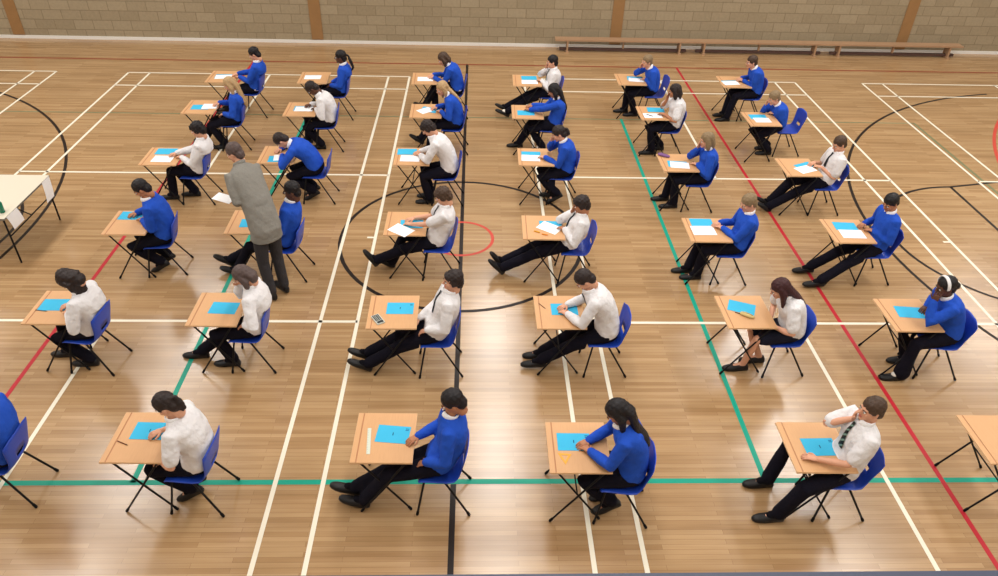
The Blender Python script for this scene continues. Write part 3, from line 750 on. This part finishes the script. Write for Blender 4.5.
SH = {(6, 1): 'cut off', (6, 2): 'ponytailed', (6, 3): 'cropped haired', (6, 4): 'very long haired', (6, 5): 'striped tie', (5, 1): 'bowed', (5, 2): 'greyish bob', (5, 3): 'reclining', (5, 4): 'hunched', (5, 5): 'skirted', (5, 6): 'headband', (4, 1): 'black haired', (4, 2): 'half hidden', (4, 3): 'ankle crossing', (4, 4): 'slouching', (4, 5): 'fair haired', (4, 6): 'wide kneed', (3, 1): 'writing', (3, 2): 'slumped', (3, 3): 'forward leaning', (3, 4): 'ponytailed', (3, 5): 'light bobbed', (3, 6): 'arm folding', (2, 1): 'long blond', (2, 2): 'dark headed', (2, 3): 'blond', (2, 4): 'long black haired', (2, 5): 'dark bobbed', (2, 6): 'fair haired', (1, 1): 'shirt tailed', (1, 2): 'upright', (1, 3): 'brown bobbed', (1, 4): 'white shirted', (1, 5): 'head propping', (1, 6): 'brown haired'}
deskP, deskT = make_desk(); chairP, chairT = make_chair()
first = [True, True]
for key in sorted(ST, reverse=True):
    s = ST[key]; r, c = key; where = '%s, %s' % (ROW[r], COLN[c])
    dx, dy = s['desk']
    if not s.get('nodesk'):
        o = deskP if first[0] else copy_tree(deskP, deskT); first[0] = False
        o.location = (dx, dy, 0); o.rotation_euler.z = math.radians(random.uniform(-.8, .8))
        ex = CONT.get(key)
        tag(o, ('folding wooden desk holding %s, %s' % (ex, where)) if ex else ('folding wooden desk of the %s student, %s' % (SH[key], where) if not s.get('noperson') else 'empty folding wooden exam desk cut off by the right edge, front row'), 'desk', 'folding exam desks in rows')
    if s.get('noperson'): continue
    cx, cy, cyaw = s['ch']; yaw = math.radians(-cyaw)
    o = chairP if first[1] else copy_tree(chairP, chairT); first[1] = False
    o.location = (cx, cy, 0); o.rotation_euler.z = math.radians(cyaw)
    tag(o, 'blue chair under the %s student, %s' % (SH[key], where), 'chair', 'blue school chairs')
    hip = s.get('hip', .045)
    P = V(cx+hip, cy, .55)
    hx, hz, pit, turn = s['head']
    head = V(cx+hx, cy, hz)
    def hs(q, near):
        if q[0] == 'd': return ('d', dx+q[1], cy+q[2])
        if q[0] == 'p': return ('p', cx+q[1], cy+q[2], q[3])
        return q
    def foot(q):
        if q[0] == 't': return (V(dx+q[1]+.205, cy+q[2], .082), V(-1,0,-.02))
        if q[0] == 'u':
            fd = unit(V(-.86,0,-.50)); return (V(dx+q[1]+.16, cy+q[2], .150), fd)
        a = math.radians(q[4]); fd = V(-math.cos(a),0,math.sin(a)); toe = V(dx+q[1], cy+q[2], q[3])
        an = toe-fd*.21+V(0,0,.05); an[2] = max(an[2], .075); return (an, fd)
    ca, sa = math.cos(math.radians(cyaw)), math.sin(math.radians(cyaw))
    def clamp(Pv, kind, cx=cx, cy=cy, dx=dx, dy=dy, ca=ca, sa=sa):
        q = Pv.copy()
        X = (q[:, 0]-cx)*ca+(q[:, 1]-cy)*sa; Y = -(q[:, 0]-cx)*sa+(q[:, 1]-cy)*ca
        e = {'body': .010, 'low': .003, 'top': .005}[kind]
        # sit on the seat
        m = (X > -.235) & (X < .22) & (abs(Y) < .225) & (q[:, 2] > .30) & (q[:, 2] < .462+e)
        q[m, 2] = .462+e
        # lean on the back rest
        lim = back_x(np.clip(q[:, 2], .46, .805))-.013-e-.022*np.clip(abs(Y)/.2, 0, 1)**3
        m = (q[:, 2] > .455) & (q[:, 2] < .83) & (abs(Y) < .23) & (X > lim)
        d = (lim-X)[m]; q[m, 0] += d*ca; q[m, 1] += d*sa
        # desk top
        in_ = (q[:, 0] > dx-.008) & (q[:, 0] < dx+.558) & (q[:, 1] > dy-.008) & (q[:, 1] < dy+.608)
        if kind == 'low': m = in_ & (q[:, 2] > .672); q[m, 2] = .672
        else:
            m = in_ & (q[:, 2] > .692) & (q[:, 2] < .7125+e*.4); q[m, 2] = .7125+e*.4; m = in_ & (q[:, 2] > .66) & (q[:, 2] <= .692); q[m, 2] = .672
        q[:, 2] = np.maximum(q[:, 2], .006)
        return q
    S = dict(yaw=yaw, pelvis=P, head=head, hp=math.radians(pit), hy=math.radians(turn), hands=(hs(s['hn'], 1), hs(s['hf'], 0)),
             feet=(foot(s['fn']), foot(s['ff'])), cloth=s['c'], hair=s['hair'], skin=s['sk'], desk=(dx, dy), clamp=clamp,
             tie={1: M['tie'], 2: M['stripetie']}.get(s.get('tie')) if s['c'] != 'J' else None)
    for k in ('band', 'flare', 'sock', 'lower', 'kout', 'tail', 'hem', 'hairlen', 'bow', 'lk', 'veil'):
        if k in s: S[k] = s[k]
    if 'bow' not in S: S['bow'] = .075 if pit >= 36 else .045
    if s['fn'][0] == 'h': S.setdefault('lk', 1.06)
    p = make_person(S)
    tag(p, '%s, %s' % (s['d'], where), 'person', 'pupils sitting the exam')

# ------------------------------------------------------------------ invigilator
fwd_ = unit(V(-.72, .69, 0)); yw = math.atan2(fwd_[1], -fwd_[0])
S = dict(yaw=yw, pelvis=V(-2.37,-1.40,1.0), head=V(-2.70,-1.02,1.82), hp=math.radians(24), hy=math.radians(28), k=1.06, sit=False, w=1.0, flap=.05, eback=.35,
         hands=(('p',-2.73,-1.17,1.22,-.9,.25,.05), ('p',-2.60,-.98,1.10,-.7,.5,0)), feet=((V(-2.40,-1.53,.082), V(-.72,.60,0)), (V(-2.28,-1.36,.082), V(-.72,.69,0))),
         cloth='B', hair=('short','grey'), skin='w', tm=M['greytrouser'], bow=.05)
p = make_person(S); tag(p, 'standing invigilator in grey jacket holding white papers between the desks', 'person')

# ------------------------------------------------------------------ papers and small things
cnt = {}
def sheet(name, key, c, ang, w, h, m, z, label, cat, group, t=.0012, lines=None):
    dx, dy = ST[key]['desk']; mb = MB(); a = math.radians(ang)
    ax = V(math.cos(a), math.sin(a), 0)*w/2; ay = V(-math.sin(a), math.cos(a), 0)*h/2
    mb.obox((0,0,t/2), ax, ay, V(0,0,t/2), 0)
    mats = [m]
    if lines:
        mats.append(M['print'])
        for (u, v, lw, lh) in lines: mb.obox(V(0,0,t+.0002)+ax*u+ay*v, ax*lw, ay*lh, V(0,0,.0002), 1)
    o = mb.obj(name, mats, smooth=False); o.location = (dx+c[0], dy+c[1], z)
    return tag(o, label, cat, group)
PR = [(.8,.55,.10,.04),(.8,.72,.10,.04),(.0,.1,.03,.10),(.0,-.05,.03,.10)]
Z0 = .7105
BL = {(6,2): (.31,.365,-2,1), (6,3): (.35,.33,-6,1), (6,4): (.245,.355,-1,1), (6,5): (.315,.29,1,1), (5,1): (.21,.335,0,0), (5,2): (.335,.31,-3,0), (5,3): (.345,.36,0,1),
      (5,4): (.33,.345,0,0), (5,5): (.25,.375,-22,0), (5,6): (.315,.34,-6,0), (4,1): (.21,.47,0,0), (4,2): (.30,.27,4,0), (4,3): (.35,.275,1,0), (4,4): (.385,.345,-2,0),
      (4,5): (.25,.475,-1,0), (4,6): (.29,.41,-4,0), (3,1): (.265,.46,1,0), (3,2): (.30,.15,4,0), (3,3): (.18,.45,1,0), (3,4): (.21,.37,-2,0), (3,5): (.26,.24,-6,0), (3,6): (.39,.33,26,0),
      (2,1): (.26,.28,2,0), (2,2): (.29,.32,1,0), (2,3): (.33,.34,-20,0), (2,4): (.25,.24,-1,0), (2,5): (.325,.44,-2,0), (2,6): (.24,.38,1,0),
      (1,1): (.27,.30,4,0), (1,2): (.24,.315,2,0), (1,4): (.325,.42,1,0), (1,5): (.37,.34,-6,0), (1,6): (.19,.25,5,0)}
for key, (x, y, a, pr) in BL.items():
    sheet('exam_booklet', key, (x, y), a, .30, .208, M['booklet'], Z0, 'blue booklet before the %s student, %s, %s' % (SH[key], ROW[key[0]], COLN[key[1]]), 'exam paper', 'blue exam booklets', .0022, PR if pr else None)
WH = {(4,3): (.225,.115,-37,.30,.21), (4,4): (.365,.275,-37,.30,.21), (4,5): (.225,.27,1,.31,.23), (4,6): (.305,.21,-2,.31,.21), (3,1): (.30,.20,-2,.30,.21), (3,2): (.36,.20,8,.28,.2),
      (3,3): (.245,.21,-2,.30,.21), (3,4): (.20,.245,-3,.29,.21), (3,5): (.285,.205,-8,.29,.21), (3,6): (.35,.22,24,.30,.21), (2,1): (.41,.32,4,.25,.22), (2,2): (.315,.295,1,.31,.21),
      (2,3): (.26,.30,40,.26,.20), (2,4): (.44,.38,6,.22,.15), (2,5): (.22,.17,1,.32,.20), (2,6): (.27,.235,1,.28,.20), (1,1): (.28,.265,7,.30,.20), (1,2): (.245,.305,3,.31,.20),
      (1,3): (.25,.26,1,.30,.22), (1,4): (.325,.195,-1,.31,.21), (1,5): (.385,.255,-8,.30,.21), (1,6): (.195,.21,7,.31,.20)}
for key, (x, y, a, w, h) in WH.items():
    sheet('answer_sheet', key, (x, y), a, w, h, M['white_paper'], Z0+.0026 if key in BL else Z0, 'white sheet before the %s student, %s, %s' % (SH[key], ROW[key[0]], COLN[key[1]]), 'paper', 'white answer sheets', .0008)

def rod(name, key, a, b, r, m, label, cat, tip=None):
    dx, dy = ST[key]['desk']; A = V(dx+a[0], dy+a[1], Z0+r); B = V(dx+b[0], dy+b[1], Z0+r)
    mb = MB(); c = (A+B)/2; u = unit(B-A)
    mb.tube([A-c, B-c-u*.018], [r, r], 6, 0, cap=1); mb.tube([B-c-u*.018, B-c], [r*.95, r*.2], 6, 1 if tip else 0, cap=1)
    o = mb.obj(name, [m, tip or m]); o.location = c; return tag(o, label, cat)
rod('pencil', (6,2), (.07,.24), (.18,.19), .005, M['pencilwood'], 'brown pencil on the desk of the student with the dark ponytail', 'pencil', M['caseblack'])
rod('pencil', (5,4), (.05,.45), (.12,.35), .004, M['pencilwood'], 'brown pencil on the desk of the hunched student with hanging tie', 'pencil', M['caseblack'])
rod('pen', (5,1), (.05,.235), (.19,.215), .004, M['caseblack'], 'dark pen beside blue booklet, second row from front, leftmost desk', 'pen')
rod('highlighter_pen', (4,4), (.16,.18), (.235,.145), .009, M['yellow'], 'yellow pen nearer the outer edge on the slouching student\'s desk', 'pen', M['yellow'])
rod('highlighter_pen', (4,4), (.255,.11), (.33,.085), .009, M['orange'], 'orange pen nearer the slouching student on his desk', 'pen', M['orange'])
# ruler
mb = MB(); mb.obox((0,0,.0012), V(.0165,0,0), V(-.012,.155,0), V(0,0,.0012), 0)
for i in range(15): mb.obox(V(-.010,.0,.0026)+V(-.012,.155,0)*(-.92+i*.131), V(.005,0,0), V(0,.0007,0), V(0,0,.0002), 1)
o = mb.obj('ruler', [M['ruler'], M['caseblack']], smooth=False); o.location = (-.89+.14,-4.85+.25,Z0); tag(o, 'pale ruler on the desk, front row, third from left', 'ruler')
# set square: a triangle frame with a hole
def setsquare():
    out = [(-.06,.06),(.065,.045),(.0,-.075)]; c = np.mean(out, 0); inn = [tuple(c+(np.array(q)-c)*.52) for q in out]
    P = []; 
    for z in (0, .002): P += [(x,y,z) for x, y in out]+[(x,y,z) for x, y in inn]
    F = []
    for i in range(3):
        j = (i+1) % 3
        F += [(i,i+3,j+3,j),(6+i,6+j,9+j,9+i),(i,j,6+j,6+i),(3+i,9+i,9+j,3+j)]
    m = MB(); m.add(P, F); o = m.obj('set_square', M['yellow'], smooth=False); o.location = (.86+.145,-4.97+.165,Z0)
    tag(o, 'yellow set square on the desk, front row, third from right', 'set square')
setsquare()
# calculator
root = empty('calculator', (-.98+.12,-2.99+.15,Z0), math.radians(-58)); tag(root, 'pale grey calculator on the desk of the reclining student, second row from front', 'calculator')
m = MB(); m.box((-.085,-.045,0),(.085,.045,.014)); m.obj('case', M['casegrey'], root, smooth=False)
m = MB(); m.box((.038,-.035,.014),(.075,.035,.0155)); m.obj('screen', M['caseblack'], root, smooth=False)
m = MB()
for i in range(5):
    for j in range(4): m.box((-.076+i*.022,-.036+j*.019,.014),(-.060+i*.022,-.022+j*.019,.0165))
m.obj('keys', M['caseblack'], root, smooth=False)
# pencil cases
def pcase(name, key, c, ang, ln, r, m, label):
    dx, dy = ST[key]['desk']; root = empty(name, (dx+c[0], dy+c[1], Z0), math.radians(ang)); tag(root, label, 'pencil case')
    q = MB(); q.tube([(-ln/2+.02,0,r*.72),(-ln*.2,.003,r*.8),(ln*.15,-.002,r*.8),(ln/2-.02,0,r*.7)], [r*.8,r,r*.96,r*.74], 10, side=V(0,1,0), flat=[1.5]*4)
    v, f_, m_ = q.arrays(); v[:, 2] = np.maximum(v[:, 2], .0005); q = MB(); q.add(v, f_); q.obj('pouch', m, root)
    q = MB(); q.tube([(-ln/2+.03,0,r*1.62),(0,0,r*1.78),(ln/2-.03,0,r*1.58)], [.003]*3, 6); q.obj('zip', M['caseblack'], root)
pcase('pencil_case', (5,5), (.265,.215), -33, .17, .022, M['beige'], 'beige pencil case beside blue booklet on the long red haired student\'s desk')
rod('pen', (5,5), (.15,.28), (.21,.245), .005, M['caseblack'], 'dark pen beside the beige pencil case', 'pen')
pcase('pencil_case', (3,5), (.10,.515), -32, .20, .026, M['purple'], 'purple pencil case at far corner of the light brown bob student\'s desk')
rod('pen', (2,5), (.12,.21), (.22,.12), .006, M['caseblack'], 'dark pen lying on white answer sheet, second row from back', 'pen')
for o in bpy.data.objects:
    if o.name.startswith('pen') and o.get('label', '').startswith('dark pen lying'): o.location.z += .004
# papers in the invigilator's hand
m = MB(); R_ = frame_of(V(-.85,.25,.12), V(0,0,1)); m.obox((0,0,0), R_[:,0]*.085, R_[:,1]*.12, R_[:,2]*.002)
o = m.obj('exam_papers', M['white_paper'], smooth=False); o.location = (-2.90,-1.12,1.255); tag(o, 'white papers held in the standing invigilator\'s hand', 'paper')
# sticker on a chair back
# ------------------------------------------------------------------ white folding table at the left edge
root = empty('folding_table', (-6.85,-.15,0)); tag(root, 'long cream topped folding table at the left edge', 'table')
m = MB(); m.box((-.92,-.62,.695),(.92,.62,.72),0); v, f_, m_ = m.arrays(); m = MB(); m.add(v, f_, [1,0,1,1,1,1]); m.obj('tabletop', [M['cream'], M['greyedge']], root, smooth=False)
for sx in (-1, 1):
    for sy in (-1, 1):
        m = MB(); m.tube([(sx*.87,sy*.57,.695),(sx*.87,sy*.57,.012)], [.0125,.0125], 10); m.obj('leg', M['blackmetal'], root)
    m = MB(); m.tube([(sx*.87,-.57,.42),(sx*.87,.57,.42)], [.009,.009], 8); m.obj('leg_rail', M['blackmetal'], root)
    m = MB(); m.tube([(sx*.87,0,.42),(sx*.62,.02,.55),(sx*.40,0,.69)], [.008]*3, 8); m.obj('brace', M['blackmetal'], root)
def hang(y0, y1, z0, z1, lab):
    m = MB(); n = 6; R_ = []
    P = []; F = []
    for i in range(n+1):
        t = i/n; z = z1+(z0-z1)*t
        for y in (y0, y1): P.append((.012*math.sin(t*2.5), y+.05*t*(1 if y0 < -.3 else -1), z))
    for i in range(n): F.append((2*i,2*i+1,2*i+3,2*i+2))
    k = len(P); P2 = [(x+.0012,y,z) for x, y, z in P]; G = F+[tuple(q+k for q in f[::-1]) for f in F]
    for i in range(n): G += [(2*i,2*i+2,2*i+2+k,2*i+k),(2*i+1,2*i+1+k,2*i+3+k,2*i+3)]
    G += [(0,k,k+1,1),(2*n,2*n+1,2*n+1+k,2*n+k)]
    m.add(P+P2, G); o = m.obj('paper_sheet', M['white_paper'], smooth=False); o.location = (-5.930,0,0); tag(o, lab, 'paper', 'sheets hanging from the folding table')
hang(.24,.45,.42,.715,'white sheet hanging from the cream table beside its far leg')
hang(-.72,-.46,.50,.715,'white sheet hanging from the cream table near the frame edge')
root = empty('bottle', (-6.035,-.60,.72)); tag(root, 'green bottle with black cap on the cream table', 'bottle')
m = MB(); m.tube([(0,0,.004),(0,0,.14),(0,0,.165),(0,0,.178)], [.033,.034,.020,.014], 14, cap=1); v, f_, m_ = m.arrays(); v[:, 2] = np.maximum(v[:, 2], 0); m = MB(); m.add(v, f_); m.obj('body', M['green'], root)
m = MB(); m.tube([(0,0,.178),(0,0,.205)], [.019,.019], 12, cap=1); m.obj('cap', M['caseblack'], root)

# ------------------------------------------------------------------ gym benches
def make_bench():
    root = empty('gym_bench', (0,0,0)); tree = []; Lb = 3.34
    m = MB(); m.box((-Lb/2,-.125,.268),(Lb/2,.125,.305)); tree.append((m.obj('seat_plank', M['bench'], root, smooth=False), []))
    m = MB(); m.box((-Lb/2+.12,-.035,.030),(Lb/2-.12,.035,.085)); tree.append((m.obj('balance_beam', M['benchdark'], root, smooth=False), []))
    for x in (-Lb/2+.30, Lb/2-.30):
        m = MB(); m.box((x-.02,-.115,.03),(x+.02,.115,.268)); m.box((x-.035,-.15,0),(x+.035,.15,.032)); tree.append((m.obj('leg', M['bench'], root, smooth=False), []))
    m = MB(); m.box((-.02,-.03,.085),(.02,.03,.268)); tree.append((m.obj('centre_strut', M['bench'], root, smooth=False), []))
    return root, tree
bp, bt = make_bench()
for i, (x, lab) in enumerate(((3.78, 'wooden gym bench along the wall, left one of three'), (7.12, 'wooden gym bench along the wall, middle one of three'), (10.46, 'wooden gym bench along the wall, right one of three'))):
    o = bp if i == 0 else copy_tree(bp, bt)
    o.location = (x, HY-.30, 0); tag(o, lab, 'bench', 'gym benches along the back wall')

# ------------------------------------------------------------------ light
def area(x, y, sx, sy, e, col=(1,.98,.95)):
    li = bpy.data.lights.new('ceiling_lamp', 'AREA'); li.shape = 'RECTANGLE'; li.size = sx; li.size_y = sy; li.energy = e; li.color = col
    o = bpy.data.objects.new('ceiling_lamp', li); COL.objects.link(o); o.location = (x, y, HC-.06)
for x in (-14.4, -7.2, .7, 7.4, 14.4):
    for y in (-6.6, -2.2, 2.2, 6.6): area(x, y, 1.0, 3.4, 168)
w = bpy.data.worlds.new('world'); scene.world = w; w.use_nodes = True
w.node_tree.nodes['Background'].inputs[0].default_value = (.9,.95,1,1); w.node_tree.nodes['Background'].inputs[1].default_value = .3

# ------------------------------------------------------------------ camera
from mathutils import Matrix, Vector
C = (0.1944,-9.1797,5.7291); yaw, pit, rol, fpx = .0414, .6250, .0298, 732.74
fw = V(math.sin(yaw)*math.cos(pit), math.cos(yaw)*math.cos(pit), -math.sin(pit)); r_ = V(math.cos(yaw), -math.sin(yaw), 0); u_ = np.cross(r_, fw)
Rr = r_*math.cos(rol)+u_*math.sin(rol); Uu = -r_*math.sin(rol)+u_*math.cos(rol)
cam = bpy.data.cameras.new('camera'); cam.sensor_width = 36; cam.sensor_fit = 'HORIZONTAL'; cam.lens = fpx/998*36; cam.clip_start = .02; cam.clip_end = 100
co = bpy.data.objects.new('camera', cam); COL.objects.link(co)
mtx = Matrix.Identity(4)
for i in range(3): mtx[i][0] = Rr[i]; mtx[i][1] = Uu[i]; mtx[i][2] = -fw[i]; mtx[i][3] = C[i]
co.matrix_world = mtx; scene.camera = co
vs = scene.view_settings; vs.view_transform = 'Standard'; vs.look = 'None'; vs.exposure = 0.0; vs.gamma = 1.0; vs.use_curve_mapping = False
